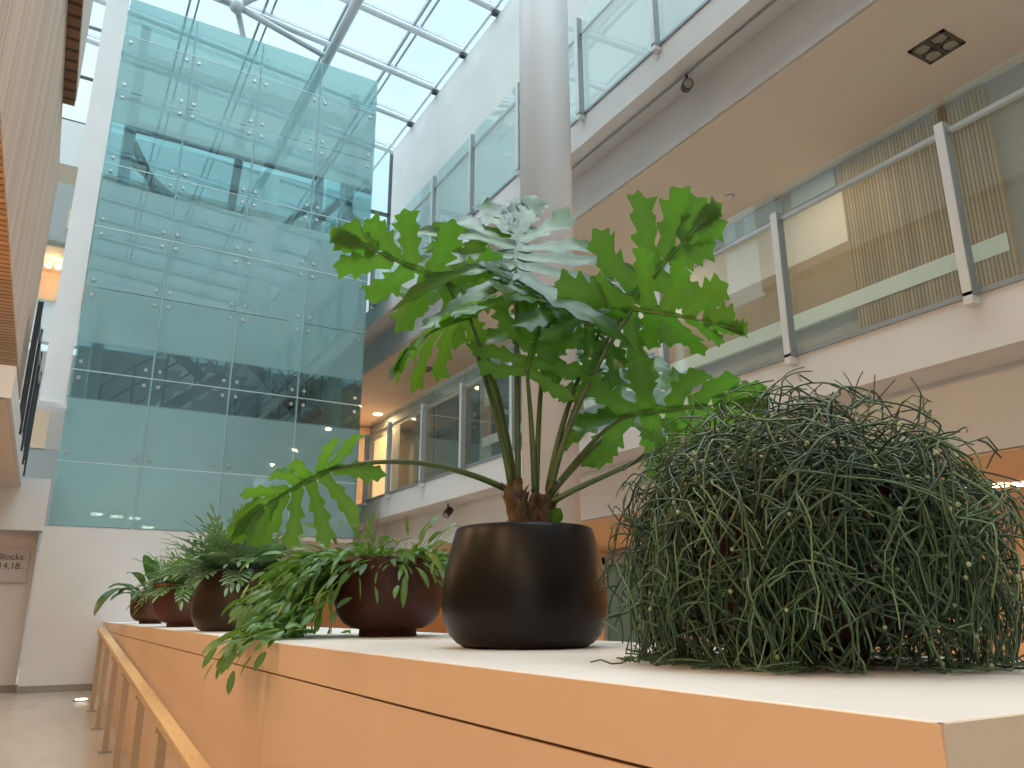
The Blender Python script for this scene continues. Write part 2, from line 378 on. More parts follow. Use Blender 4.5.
# ------------------------------------------------------------------ far building, seen left of the tower
YF = 16.0
def far(name, x0, x1, z0, z1, m, label, d=.2, y=YF, cat='wall'):
    return struct(MB().box(x0, x1, y, y+d, z0, z1).build(name, m), label, cat)
far('wall_far', -4, 4.38, 6.75, 7.95, m_grey, 'grey far wall above the lit room')
far('wall_far_parapet', -4, 4.38, 8.35, 9.3, m_white, 'white parapet of the far building')
far('wall_far_band', -4, 4.38, 7.95, 8.35, m_brownwall, 'brown recessed band of the far building', .1)
far('wall_far_fascia', -4, 4.38, 4.75, 5.55, m_white, 'white far balcony fascia')
far('wall_far_low', -4, 4.38, 3.95, 4.70, m_white, 'pale far wall above the orange door', .15, 16.6)
far('wall_far_base', .0, 4.38, 1.06, 3.95, m_grey, 'grey far wall behind the tower', .15, 16.6)
far('wall_far_side', -4, 0, 1.06, 2.9, m_grey, 'grey far wall below the orange door', .15, 16.6)
far('wall_far_lit', -4, 4.3, 5.5, 6.75, m_orange, 'orange lit back wall of the far upper room', .1, 17.6)
struct(MB().box(-4, 4.3, 16.2, 17.6, 6.70, 6.75).build('ceiling_far', m_orange), 'orange lit ceiling of the far upper room', 'ceiling')
struct(MB().box(-.95, -.28, 16.58, 16.6, 2.9, 3.95).build('door_1', m_orange), 'orange lit doorway far beyond the left gallery', 'door')
struct(MB().box(-.50, -.30, 15.97, 16, 7.02, 7.42).build('window_20', m_orange), 'small orange lit opening in the far grey wall', 'window')
struct(MB().box(-4, 4.3, 15.95, 15.98, 5.5, 5.95).build('window_21', m_glass), 'glass balustrade of the far upper room', 'balustrade')
struct(MB().box(-4, 4.3, 15.95, 15.98, 6.40, 6.78).build('window_22', m_glass), 'pale green glass strip over the far upper room', 'balustrade')
lamp_point('far_room_lamp', (-.6, 16.9, 6.4), 15, WARM, .1)
for i, x in enumerate((-.72, -.55)):
    o = MB().ball((x, 16.75, 6.52), .055).build('ceiling_spot', m_lampw, smooth=True)
    tag(o, ('left' if i == 0 else 'right')+' bulb of the two glowing in the orange room behind the white post', 'lamp')
# glazed end wall with black mullions, both sides of the tower top
wf = MB()
for x in (-.95, -.2): wf.bar((x, 16.1, 9.3), (x, 16.1, 13), .06, .06)
for z in (9.35, 10.4, 11.6): wf.bar((-3, 16.1, z), (-.1, 16.1, z), .05, .05)
struct(wf.build('window_23', m_dsteel), 'dark mullions of the sky window left of the tower', 'window')
wf = MB()
for x in (5.0, 5.93): wf.bar((x, 16, 8.0), (x, 16, 10.9), .07, .07)
for z in (8.4, 9.0, 10.86): wf.bar((5.0, 16, z), (5.93, 16, z), .07, .07)
struct(wf.build('window_24_frame', m_dsteel), 'black framed narrow window between tower and white wall', 'window')
struct(MB().box(5.0, 5.93, 16, 16.01, 8.4, 10.86).build('window_24', m_roofglass), 'pane of the narrow window between tower and white wall', 'window')
struct(MB().box(4.4, 8, 16.05, 16.2, 5.2, 8.4).build('wall_far_right', m_white), 'white wall below the narrow window', 'wall')

# sign wall and fascia left of the tower base
struct(MB().box(-4.5, -.10, 11.75, 11.9, -.95, 1.0).build('wall_far_sign', m_pink), 'cream wall carrying the block sign', 'wall')
struct(MB().box(-4.5, -.06, 11.42, 11.74, .98, 1.62).build('wall_far_lintel', m_white), 'white lintel above the block sign', 'wall')
struct(MB().box(-.07, 2.55, 11.45, 11.7, -.95, 1.04).build('wall_tower_base', m_white), 'white wall below the glass tower', 'wall')
struct(MB().box(-4.5, .74, 11.70, 11.75, -.9, -.82).build('baseboard_far', m_base), 'grey skirting of the sign wall', 'skirting')
struct(MB().box(-.075, .735, 11.435, 11.45, -.9, -.82).build('baseboard_tower', m_base), 'grey skirting below the tower', 'skirting')
struct(MB().box(2.55, 9, 15.4, 15.55, -.95, 1.06).build('wall_far_red', m_redwall), 'red brown lit wall seen beyond the tower base', 'wall')
g = thing('wall_grille_window', 'small white framed grille on the red brown wall behind the bronze pot', 'window', (4.1, 15.35, .8))
gm = MB()
for z in (.62, .92): gm.bar((3.5, 15.37, z), (4.9, 15.37, z), .05, .05)
for x in (3.5, 3.78, 4.06, 4.34, 4.62, 4.9): gm.bar((x, 15.37, .62), (x, 15.37, .92), .04, .04)
gm.build('grille', m_white, g); MB().box(3.5, 4.9, 15.375, 15.395, .62, .92).build('pane', m_dark, g)
# sign
sg = thing('wall_sign', 'grey directional sign with block numbers on the cream wall', 'sign', (-.55, 11.74, .55))
MB().box(-.95, -.165, 11.715, 11.745, .37, .775).build('board', m_sign, sg)
def text(s, size, loc, m, parent):
    c = bpy.data.curves.new('t', 'FONT'); c.body = s; c.size = size; c.extrude = .002; c.align_x = 'RIGHT'
    o = bpy.data.objects.new('t', c); COL.objects.link(o); o.rotation_euler = (PI/2, 0, 0); o.location = loc
    bpy.context.view_layer.update()
    me = bpy.data.meshes.new_from_object(o.evaluated_get(bpy.context.evaluated_depsgraph_get()))
    me.transform(o.matrix_world); bpy.data.objects.remove(o)
    me.materials.append(m); q = bpy.data.objects.new('lettering', me); COL.objects.link(q); q.parent = parent; q.location = -V(parent.location)
    return q
text('Blocks', .105, (-.225, 11.712, .64), m_ink, sg)
text('14,18..', .105, (-.205, 11.712, .53), m_ink, sg)
# recessed floor light
f_ = thing('floor_uplight', 'round bright light set in the floor below the tower wall', 'lamp', (.55, 10.2, -.9))
MB().lathe([(.085, 0), (.085, .012), (.06, .014)], (.55, 10.2, -.9), 24).build('ring', m_steel, f_)
MB().lathe([(.06, .0145), (.058, .018)], (.55, 10.2, -.9), 24).build('lens', m_lampw, f_)

# ------------------------------------------------------------------ glass tower
YT = 11.5
XT = [-.03, .94, 1.97, 2.95, 3.93]
ZT = [1.06, 1.88, 3.10, 4.28, 5.19, 6.18, 7.40, 8.36, 9.02]
tw = thing('glass_tower', 'tall teal frosted glass lift tower behind the row of plants', 'tower', (1.95, YT, 1.04))
nfix = 0
for i in range(4):
    for j in range(8):
        p = MB().box(XT[i]+.006, XT[i+1]-.006, YT, YT+.014, ZT[j]+.006, ZT[j+1]-.006).build('glass_panel', m_tower, tw)
        if 0 < j < 7 and nfix < 96:
            for sx in (XT[i]+.09, XT[i+1]-.09):
                for sz in (ZT[j]+.11, ZT[j+1]-.11):
                    MB().tube([(sx, YT-.012, sz), (sx, YT+.03, sz)], .026, 8).build('glass_fixing', m_steel, p); nfix += 1
jm = MB()
for x in XT[1:4]: jm.box(x-.012, x+.012, YT+.016, YT+.05, 1.06, 9.02)
jm.build('glass_fin', mat('fin_glass', (.72, .84, .84), .3), tw)
m_seal = mat('seal', (.75, .85, .85), .4)
for z in (1.88, 3.10, 5.19, 6.18, 8.36): MB().box(XT[0], XT[4], YT+.002, YT+.014, z-.006, z+.006).build('joint_seal', m_seal, tw)
# right and rear skins, floor plate
MB().box(3.93, 3.945, YT, 14.3, 1.06, 9.02).build('side_glass', m_tower, tw)
MB().box(-.04, -.02, YT+.32, 14.3, 4.6, 9.02).build('side_glass', m_tower, tw)
MB().box(-.02, 3.93, 14.28, 14.30, 4.2, 9.02).build('rear_glass', glassmat('rear_glass', (.8, .9, .92)), tw)
MB().box(-.03, 3.93, YT+.02, 14.3, 1.0, 1.06).build('base_plate', m_white, tw)
MB().box(0, 3.92, 14.1, 14.25, 1.06, 4.2).build('rear_wall', m_shaft, tw)
st = MB()
for x in (.25, 3.68):
    for y in (YT+.45, 13.9): st.box(x-.07, x+.07, y-.07, y+.07, 1.06, 8.9)
st.build('steel_column', m_gsteel, tw)
st = MB()
for z in (5.35, 8.3):
    st.bar((.2, YT+.45, z), (3.7, YT+.45, z), .1, .18); st.bar((.2, 13.9, z), (3.7, 13.9, z), .1, .18)
    for x in (.25, 1.1, 2.0, 2.9, 3.68): st.bar((x, YT+.45, z), (x, 13.9, z), .08, .12)
st.build('floor_beam', m_dsteel, tw)
st = MB()
for a, b in (((.3, 13.8, 7.6), (1.9, 12.2, 5.6)), ((3.6, 13.8, 7.6), (2.0, 12.2, 5.6)), ((.3, 12.2, 7.0), (1.6, 13.5, 5.5)), ((3.6, 12.2, 6.9), (2.4, 13.5, 5.5)), ((1.9, 12.2, 7.6), (2.0, 13.9, 5.4))):
    st.tube([a, b], .07, 8)
st.build('brace', m_dsteel, tw)
# stair flights inside
for k, (xa, xb, za, zb, yy) in enumerate(((.35, 2.0, 2.2, 3.55, 12.6), (2.0, .35, 3.55, 4.9, 13.5), (2.2, 3.5, 2.0, 3.2, 12.6), (3.5, 2.2, 3.2, 4.4, 13.5))):
    s_ = MB(); n = 8
    for i in range(n):
        t = (i+.5)/n; x = xa+(xb-xa)*t; z = za+(zb-za)*t
        s_.box(x-.14, x+.14, yy-.4, yy+.4, z-.03, z+.03)
    s_.build('stair_flight', m_tread, tw)
    r_ = MB()
    for dz in (.9, .6, .3): r_.tube([(xa, yy-.42, za+dz), (xb, yy-.42, zb+dz)], .018, 6)
    for i in range(5):
        t = i/4; x = xa+(xb-xa)*t; z = za+(zb-za)*t; r_.tube([(x, yy-.42, z), (x, yy-.42, z+.9)], .018, 6)
    r_.bar((xa, yy-.42, za-.06), (xb, yy-.42, zb-.06), .04, .16)
    r_.build('stair_railing', m_dsteel, tw)
# pale parapet above and glowing strips standing in for downlight reflections near the bottom
for x, z in ((.47, 1.30), (.72, 1.28), (.95, 1.27), (1.13, 1.15)):
    MB().box(x, x+.14, 12.3, 12.4, z, z+.03).build('reflection_strip', m_lampw, tw)
# white post left of the tower
struct(MB().box(-.34, -.045, 11.52, 11.84, 2.58, 10.6).build('wall_far_post', m_white), 'tall white post at the left edge of the glass tower', 'post')
struct(MB().box(-.62, -.02, 11.4, 11.5, 2.53, 2.60).build('trim_2', m_white), 'white rail across the foot of the tall post', 'trim')

# ------------------------------------------------------------------ roof
def rz(x): return 10.22+.072*(XU-x)
k = 0
yb = -5.0+.04
y = 11.40-1.27*13
while y < 16.4:
    b = MB(); b.tube([(XU+.1, y, rz(XU)-.02), (-3.2, y, rz(-3.2))], .062, 10)
    b.bar((XU+.15, y, rz(XU)+.10), (-3.2, y, rz(-3.2)+.12), .04, .05)
    struct(b.build('roof_beam', m_tube, smooth=False), 'white tubular roof beam', 'beam'); y += 1.27
for x in (4.55, 3.35, 2.1, .9, -.3, -1.5):
    b = MB(); b.bar((x, -5, rz(x)+.12), (x, 16.3, rz(x)+.12), .035, .07); b.bar((x+.14, -5, rz(x)+.13), (x+.14, 16.3, rz(x)+.13), .03, .04)
    struct(b.build('roof_beam', m_gsteel), 'thin grey glazing bar of the roof', 'beam')
struct(MB().add([(XU+.3, -5, rz(XU)+.17), (XU+.3, 16.4, rz(XU)+.17), (-3.4, 16.4, rz(-3.4)+.17), (-3.4, -5, rz(-3.4)+.17)], [(0, 1, 2, 3)]).build('roof', m_roofglass), 'glass roof over the atrium', 'roof')
b = MB(); b.tube([(XU-.05, -5, 10.22), (XU-.05, 16.4, 10.22)], .03, 8)
struct(b.build('roof_beam', m_tube), 'white edge tube along the top of the white wall', 'beam')
y = 11.40-1.27*8
while y < 15:
    o = MB().box(XU-.1, XU+.04, y-.05, y+.05, 10.10, 10.2).build('trim_3', m_dsteel); struct(o, 'dark roof bracket', 'trim'); y += 1.27
# exposed struts above the tower
tr = thing('roof_truss', 'white tubular struts meeting at a node above the glass tower', 'truss', (1.5, 11, 9))
for a, b, r in (((3.23, 16.2, 9.75), (3.23, 5.5, 9.75), .085),):
    MB().tube([a, b], r, 14).build('main_tube', m_tube, tr, True)
nd = V((1.55, 12.0, 9.95))
MB().ball(nd, .13, 8).build('node', m_tube, tr, True)
for q in ((.2, 12.0, 10.55), (-.6, 12.0, 10.3), (2.6, 11.6, 10.8), (3.2, 12.3, 9.8), (1.9, 13.4, 10.5)):
    MB().tube([nd, q], .055, 10).build('strut', m_tube, tr, True)

# ------------------------------------------------------------------ balustrades
def balustrade(x, z, h_glass, ys, label, h_post=1.12, rail=1.06, side=-1):
    t = thing('glass_balustrade', label, 'balustrade', (x, (ys[0]+ys[-1])/2, z))
    for a, b in zip(ys[:-1], ys[1:]):
        MB().box(x-.008, x+.008, a+.03, b-.03, z+.02, z+h_glass).build('glass_panel', m_glass, t)
    for y in ys:
        p = MB(); p.box(x-.075, x-.010, y-.028, y+.028, z-.02, z+h_post); p.box(x-.075, x+.0, y-.028, y+.028, z-.07, z-.0)
        p.build('post', m_alu, t)
        MB().box(x-.073, x-.010, y-.034, y-.029, z-.02, z+h_post).build('post_side_strip', m_gsteel, t)  # grey strip covering one side of the post
    MB().box(x-.045, x-.010, ys[0], ys[-1], z+rail-.028, z+rail).build('handrail', m_steel, t)
    MB().box(x-.014, x+.014, ys[0], ys[-1], z-.01, z+.022).build('bottom_channel', m_gsteel, t)
    return t
ysl = [-3.0, -1.55, -.25, 1.03, 2.31, 3.6, 4.92, 6.2, 7.5, 8.78, 10.02, 11.3, 12.3]
balustrade(XF, 1.74, 1.30, ysl, 'long glass balustrade with steel posts on the first floor gallery, just above the plants', 1.10)
ysu = [-3.0, -1.6, -.3, .95, 2.2, 3.5, 4.78, 6.03, 7.33, 8.62, 9.88, 11.16, 12.45]
balustrade(XF, 5.18, 1.30, ysu, 'glass balustrade on the second floor gallery below the white wall', 1.22, 1.03)
t = thing('glass_balustrade', 'short glass return closing the far end of the first floor gallery beside the tower', 'balustrade', (4.2, 12.3, 1.74))
MB().box(3.98, 4.30, 12.30, 12.315, 1.76, 2.78).build('glass_panel', m_glass, t)
MB().box(3.98, 4.30, 12.28, 12.33, 2.76, 2.80).build('handrail', m_steel, t)
t = thing('glass_balustrade', 'dark posted glass balustrade on the left gallery next to the white post', 'balustrade', (-.37, 10.2, 1.74))
for a, b in ((8.6, 9.5), (9.5, 10.4), (10.4, 11.3)):
    MB().box(-.378, -.365, a+.02, b-.02, 1.76, 2.85).build('glass_panel', m_glass, t)
for y in (8.6, 9.5, 10.4, 11.3): MB().box(-.40, -.35, y-.02, y+.02, 1.62, 2.95).build('post', m_dsteel, t)
MB().box(-.40, -.355, 8.6, 11.35, 2.78, 2.83).build('handrail', m_steel, t)

# far end of gallery: windows, lit doorway
for i, (ya, yb_) in enumerate(((10.6, 11.7), (12.2, 14.0), (14.1, 15.9))):
    struct(MB().box(XW-.03, XW, ya, yb_, 2.0, 3.98).build('window_%d' % (30+i), m_dwin), 'dark glazed partition of the far gallery', 'window')
struct(MB().box(XW-.02, XW, 16.4, 17.5, 1.74, 3.9).build('door_2', mat('glowing_door', (.9, .62, .34), .6, emit=(1, .62, .3), es=.9)), 'glowing orange doorway at the far end of the gallery', 'door')  # emission on the panel stands in for the lit room beyond
# ceiling fittings
def ceil_light(x, y, z, s, label, grp=None):
    t = thing('ceiling_light', label, 'ceiling light', (x, y, z), grp)
    m = MB(); m.box(x-s, x+s, y-s, y-s+.03, z-.012, z); m.box(x-s, x+s, y+s-.03, y+s, z-.012, z); m.box(x-s, x-s+.03, y-s, y+s, z-.012, z); m.box(x+s-.03, x+s, y-s, y+s, z-.012, z)
    m.box(x-.012, x+.012, y-s, y+s, z-.010, z); m.box(x-s, x+s, y-.012, y+.012, z-.010, z)
    m.build('frame', mat('fitting', (.10, .08, .06), .5), t)
    MB().box(x-s, x+s, y-s, y+s, z-.003, z).build('recess', m_dsteel, t)
    for a in (-1, 1):
        for b in (-1, 1):
            MB().lathe([(s*.40, -.004), (s*.36, -.012), (s*.12, -.006)], (x+a*s/2, y+b*s/2, z), 20).build('lamp', m_lens, t, True)
    return t
ceil_light(5.61, 2.90, 4.335, .15, 'square dark recessed four lamp fitting in the peach gallery ceiling')
ceil_light(5.6, 12.9, 4.335, .15, 'dark recessed ceiling fitting at the far end of the gallery near the tower')
o = MB().lathe([(.05, 0), (.045, -.02), (.02, -.025)], (5.9, 5.45, 4.335), 16).build('smoke_detector', m_white, smooth=True); tag(o, 'tiny round white detector on the peach gallery ceiling', 'detector')
o = MB().tube([(4.57, -4, 4.825), (4.57, 12, 4.825)], .010, 6).build('lighting_track', m_gsteel); tag(o, 'thin grey cable track under the second floor edge', 'track')
def spot(x, y, z, d, label):
    t = thing('spotlight', label, 'spotlight', (x, y, z)); d = V(d).normalized()
    MB().tube([(x, y, z), (x, y, z-.09)], .012, 8).build('stem', m_dsteel, t)
    c = V((x, y, z-.12))
    MB().tube([c-d*.07, c+d*.06], .052, 16).build('lamp_head', m_dsteel, t)
    MB().tube([c+d*.061, c+d*.064], .040, 16).build('lens', m_lens, t)
    return t
spot(4.57, 4.62, 4.825, (-.5, -.7, -.35), 'small black ring spotlight hanging from the track under the second floor edge')
spot(4.57, 9.6, 1.40, (-.6, -.3, -.6), 'small bronze spotlight under the first floor edge left of the big plant')
# warm lamps (discs + light) in corridors
def disc(x, y, z, label, e=14, r=.05, col=WARM, grp=None):
    o = MB().lathe([(r, 0), (r*.9, -.012), (r*.3, -.016)], (x, y, z), 16).build('downlight', m_lampw, smooth=True); tag(o, label, 'lamp', grp)
    if e: lamp_area('downlight_beam', (x, y, z-.03), .12, e, col)
    return o
disc(6.1, 16.6, 4.33, 'glowing downlight at the far end of the gallery beside the tower', 34, .10)
lamp_area('gallery_fill', (5.6, 13.4, 4.3), .4, 12, WARM)  # added light with no fitting
for i, (x, y) in enumerate(((5.95, 3.35), (6.02, 3.22), (6.10, 3.10), (6.2, 2.98))):
    disc(x, y, .894, 'warm downlight glowing on the ground floor ceiling behind the bushy hanging plant', 5, .07, WARM, 'downlights behind the bushy plant')
for y in (-1, 1.5, 4.5, 7, 9.5):
    lamp_area('gallery_fill', (5.55, y, 4.30), .14, 12, WARM2)  # added lights without fittings, to brighten the gallery
for y in (-1, 1.5, 6, 8, 10, 12.5, 15):
    lamp_area('ground_downlight', (6.3, y, .88), .4, 9, WARM)
lamp_point('wall_glow', (7.25, 8.1, .55), 5, WARM, .1)
lamp_area('lobby_downlight', (3.4, 14, .9), .5, 9, WARM)
for y in (-3, -1, 1, 3, 5):
    lamp_area('left_box_downlight', (-1.1, y, 2.12), 1.0, 34, (1, .66, .36), (.45, 0, -.6))
for y in (7.4, 9.2):
    lamp_area('left_gallery_downlight', (-1.3, y, 1.46), .4, 15, WARM, (.45, 0, -.6))
# ground-floor glazed door behind the pots
d = MB(); d.box(7.40, 7.46, 8.75, 8.85, -1.0, .8); d.box(7.40, 7.46, 9.95, 10.05, -1.0, .8); d.box(7.40, 7.46, 8.75, 10.05, .70, .82)
struct(d.build('door_3_frame', m_gsteel), 'grey frame of the glazed door behind the black pot', 'door')
struct(MB().box(7.42, 7.44, 8.85, 9.95, -1.0, .7).build('door_3', mat('door_blue', (.09, .20, .25), .3)), 'bluish glazed door behind the black pot', 'door')

# ------------------------------------------------------------------ column
c = MB(); c.lathe([(.235, -1.5), (.235, 10.3)], (3.47, 5.36, 0), 48)
struct(c.build('column', mat('column_paint', (.62, .61, .62), .5), smooth=True), 'tall round white column rising behind the big philodendron', 'column')

# ------------------------------------------------------------------ ledge
LX0, LX1, LY0, LY1 = .74, 1.80, .484, 11.43
lg = thing('planter_ledge', 'long low wall with white top and tan panels carrying the row of pots', 'ledge', (1.27, 6, -1.2))
rounded(MB().box(LX0+.010, LX1, LY0+.010, LY1, Z0-.03, Z0).build('white_top', m_ledge_top, lg), .003)
jy = [LY0+.004, 3.04, 5.63, 8.2, LY1]
MB().box(LX0+.012, LX1-.01, LY0+.012, LY1, -1.5, Z0-.03).build('core', m_gap, lg)
for a, b in zip(jy[:-1], jy[1:]):
    MB().box(LX0+.002, LX0+.012, a, b-.002, Z0-.10, Z0-.001).build('upper_panel', m_ledge, lg)
    zb = ramp((a+b)/2)
    MB().prism([(a, ramp(a)-.03), (b-.006, ramp(b)-.03), (b-.006, Z0-.106), (a, Z0-.106)], 0, LX0+.002, LX0+.012).build('front_panel', m_ledge, lg)
MB().box(LX0+.004, LX1-.01, LY0+.002, LY0+.012, -1.5, Z0-.001).build('end_panel', m_ledge_end, lg)['label'] = 'beige end panel'
MB().box(LX1-.01, LX1-.002, LY0+.01, LY1, -1.5, Z0-.031).build('rear_panel', m_ledge, lg)
# ------------------------------------------------------------------ handrail
hr = thing('handrail', 'sloping golden timber handrail on flat metal posts along the ledge', 'handrail', (.62, 6, -1))
def hz(y): return ramp(min(y, 9.5))+.745-.011*(9.5-y)
ptsr = [(.60, 9.45, hz(9.45)), (.60, -.5, hz(-.5))]
rl = MB(); rl.bar(ptsr[0], ptsr[1], .070, .045)
rounded(rl.build('rail', m_timber, hr), .008)
y = 9.25
while y > 0:
    p = MB(); z = ramp(y); p.box(.58, .62, y-.010, y+.010, z+.008, hz(y)-.045)
    p.build('post', m_post, hr)
    MB().box(.555, .645, y-.05, y+.05, z, z+.01).build('foot_plate', m_steel, hr)
    q = MB(); q.box(.565, .675, y-.012, y+.012, hz(y)-.048, hz(y)-.024); q.build('bracket', m_post, hr)
    y -= .98

# ------------------------------------------------------------------ pots
def pot(kind, c, mt, parent, s=1.0, n=64):
    c = V(c)+V((0, 0, .0006))
    if kind == 'barrel':      # rounded, narrower mouth, widest low down
        prof = [(.15, 0), (.185, .002), (.205, .012), (.228, .035), (.245, .075), (.252, .12), (.250, .17), (.243, .22), (.232, .27), (.220, .315), (.213, .340), (.209, .347), (.203, .350), (.197, .346), (.196, .32)]
        soil = (.195, .315)
    else:                     # bowl on a small foot
        prof = [(.125, 0), (.130, .004), (.128, .03), (.160, .036), (.203, .058), (.230, .095), (.245, .145), (.252, .205), (.255, .265), (.256, .315), (.256, .335), (.249, .340), (.243, .338), (.241, .30)]
        soil = (.240, .295)
    prof = [(r*s, z*s) for r, z in prof]
    o = MB().lathe(prof, c, n).build('pot', mt, parent, True)
    so = [(soil[0]*s, soil[1]*s-.01), (soil[0]*s*.7, soil[1]*s+.004), (soil[0]*s*.3, soil[1]*s+.012), (.004, soil[1]*s+.014)]
    MB().lathe(so, c, 32).build('soil', m_soil, parent, True)
    return soil[1]*s

# ------------------------------------------------------------------ leaf builders
def lobed(mb, J, T, nrm, wid=.85, nl=6, depth=.3, fold=.25, droop=.12, ruffle=.10, seed=0, back=128):
    """deeply lobed philodendron blade from the petiole joint J to the tip T; nrm = upper side"""
    rg = random.Random(seed); J = V(J); T = V(T); a = T-J; L = a.length; a.normalize(); nrm = V(nrm)
    nrm = (nrm-a*nrm.dot(a)).normalized(); b = a.cross(nrm)
    def P(u, v, w): return J+a*(u*L)+b*(v*L)+nrm*((w+abs(v)*fold-droop*max(0, u)**2-droop*3.2*v*v)*L)
    def Rq(q): return wid*(.62+.40*math.sin(min(1, q*1.5+.18)*PI*.62))*(1-.74*q**2.2)*.66
    def Aq(q): return math.radians((back-6)*(1-q)**2.0+24*(1-q)+6)
    def Fq(q): return .90*max(0, (q-.05)/.95)**1.1
    S = 30; K = 3
    for sd in (-1, 1):                       # the web along the midrib
        vs = []; fs = []; at_ = []
        for i in range(S+1):
            q = i/S
            for k_ in range(K+1):
                r = Rq(q)*depth*(1-.25*q)*k_/K*(1+.10*math.sin(q*40+sd))
                vs.append(P(Fq(q)+r*math.cos(Aq(q)), sd*r*math.sin(Aq(q)), 0)); at_.append(.5 if k_ == 0 else 0)
        for i in range(S):
            for k_ in range(K):
                A = i*(K+1)+k_; q_ = (A, A+1, A+K+2, A+K+1); fs.append(q_ if sd > 0 else q_[::-1])
        mb.add(vs, fs, at_)
    def lobe(u0, v0, ang, R, hw, sd, tw):
        n = 22; vs = []; fs = []; at_ = []
        bend = rg.uniform(.05, .45); dp = rg.uniform(-.10, .30)*ruffle*6; ph = rg.uniform(0, 6.3)
        teeth = [[(c+rg.uniform(-.05, .05), rg.uniform(.5, 1.3)) for c in (.34, .55, .76)] for _ in (0, 1)]
        u, v = u0, v0
        for i in range(n+1):
            t = i/n; an = ang-bend*t*t
            w0 = hw*(1.30-1.5*t if t < .3 else .85+.25*math.sin((t-.3)/.45*PI*.5) if t < .75 else 1.10*max(0, (1-t)/.25)**.8)
            z = -dp*t*t*R+ruffle*.35*R*math.sin(t*5+ph)*t+.002*math.sin(ph*7)
            row = []
            for e, sg in ((0, -1), (1, 1)):
                w = w0*.80+sum(hw*h_*max(0, 1-abs(t-c)/.10)**1.1 for c, h_ in teeth[e])*(1-.35*t)
                row.append((sg, w if i < n else .0005))
            for sg, fr in ((-1, 1), (-1, .5), (1, 0), (1, .5), (1, 1)):
                w = row[0 if sg < 0 else 1][1]*fr
                fw = .62*w*fr                # teeth lean towards the lobe's tip
                uu = u+fw*math.cos(an)-sg*w*math.sin(an)*-1
                vv = v+fw*math.sin(an)+sg*w*math.cos(an)*-1
                vs.append(P(uu, sd*vv, z+w*.35*tw-w*w*1.2+ruffle*.5*w*math.sin(t*9+ph*2+sg)))
                at_.append(.8*(1-.5*t) if fr == 0 else .12 if fr == .5 else 0)
            u += math.cos(an)*R/n; v += math.sin(an)*R/n
        for i in range(n):
            for k_ in range(4):
                A = i*5+k_; q_ = (A, A+5, A+6, A+1); fs.append(q_ if sd > 0 else q_[::-1])
        mb.add(vs, fs, at_)
    for sd in (-1, 1):
        for li in range(nl):
            q = (li+.5+rg.uniform(-.12, .12))/nl; R = Rq(q)*rg.uniform(.82, 1.14); an = Aq(q)+rg.uniform(-.12, .12)
            lobe(Fq(q), 0, an, R, .077*(6.5/nl)*(.45+.55*min(1, R/.5))*(.7+.3*wid), sd, rg.uniform(.2, 1))
    lobe(.78, 0, 0, .24, .052, 1, .4)
    mid = []
    for i in range(9):
        u = i/8*.98; mid.append(P(u, 0, -.004))
    mb.tube(mid, [.010*L+.0008-(.008*L)*i/8 for i in range(9)], 6, a=1.0)
    return mb
def lance(mb, p, d, up, L, W, bend=.5, n=6, wave=0, fold=.25, tip=1.0):
    """lance shaped leaf: p base, d direction, up = upper side; bends towards the ground"""
    p = V(p); d = V(d).normalized(); up = V(up); vs = []; at_ = []; fs = []
    for i in range(n+1):
        t = i/n; s = d.cross(up)
        if s.length < 1e-4: s = d.orthogonal()
        s.normalize(); u = s.cross(d)
        w = W*.5*(math.sin(PI*min(1, t*.92+.06))**.8)*(1 if i < n else .05)
        vs += [p-s*w+u*w*fold, p, p+s*w+u*w*fold]; at_ += [0, .8, 0]
        p = p+d*(L/n); d = (d+V((0, 0, -1))*bend/n).normalized()
        up = u
    for i in range(n):
        A = i*3; fs += [(A, A+1, A+4, A+3), (A+1, A+2, A+5, A+4)]
    mb.add(vs, fs, at_); return p
def bez(a, b, c, d, n=14):
    a, b, c, d = map(V, (a, b, c, d)); o = []
    for i in range(n+1):
        t = i/n; s = 1-t; o.append(a*s**3+b*3*s*s*t+c*3*s*t*t+d*t**3)
    return o

# ------------------------------------------------------------------ 1: philodendron in the black pot
PC = V((1.28, 2.135, Z0))
ph = thing('potted_philodendron', 'large split-leaf plant with tall stalks in a rounded black pot, centre of the ledge', 'potted plant', PC)
pot('barrel', PC, m_black_pot, ph)
HD = PC.dot(F0)
toCam = -F0
# two short scaly stems
for (x0, y0, x1, y1, hd, r) in ((523, 535, 513, 488, HD-.03, .030), (540, 536, 546, 496, HD+.03, .034), (530, 536, 530, 505, HD+.02, .026)):
    a = at(x0, y0, hd); a.z = .19; b = at(x1, y1, hd)
    m = MB(); pts = [a+(b-a)*t for t in [i/8 for i in range(9)]]
    m.tube(pts, [r*(1.0+.10*(i % 2)) for i in range(9)], 12)
    st_ = m.build('stem', m_trunk, ph, True)
    sm = MB()
    for i in range(16):
        t = .15+.8*i/16; an = i*2.4; c = a+(b-a)*t; o_ = V((math.cos(an), math.sin(an), 0))
        lance(sm, c+o_*r*.95, o_*.35+V((0, 0, 1)), o_, .055, .034, .2, 4, fold=-.4)
    sm.build('stem_scales', m_scale, st_)
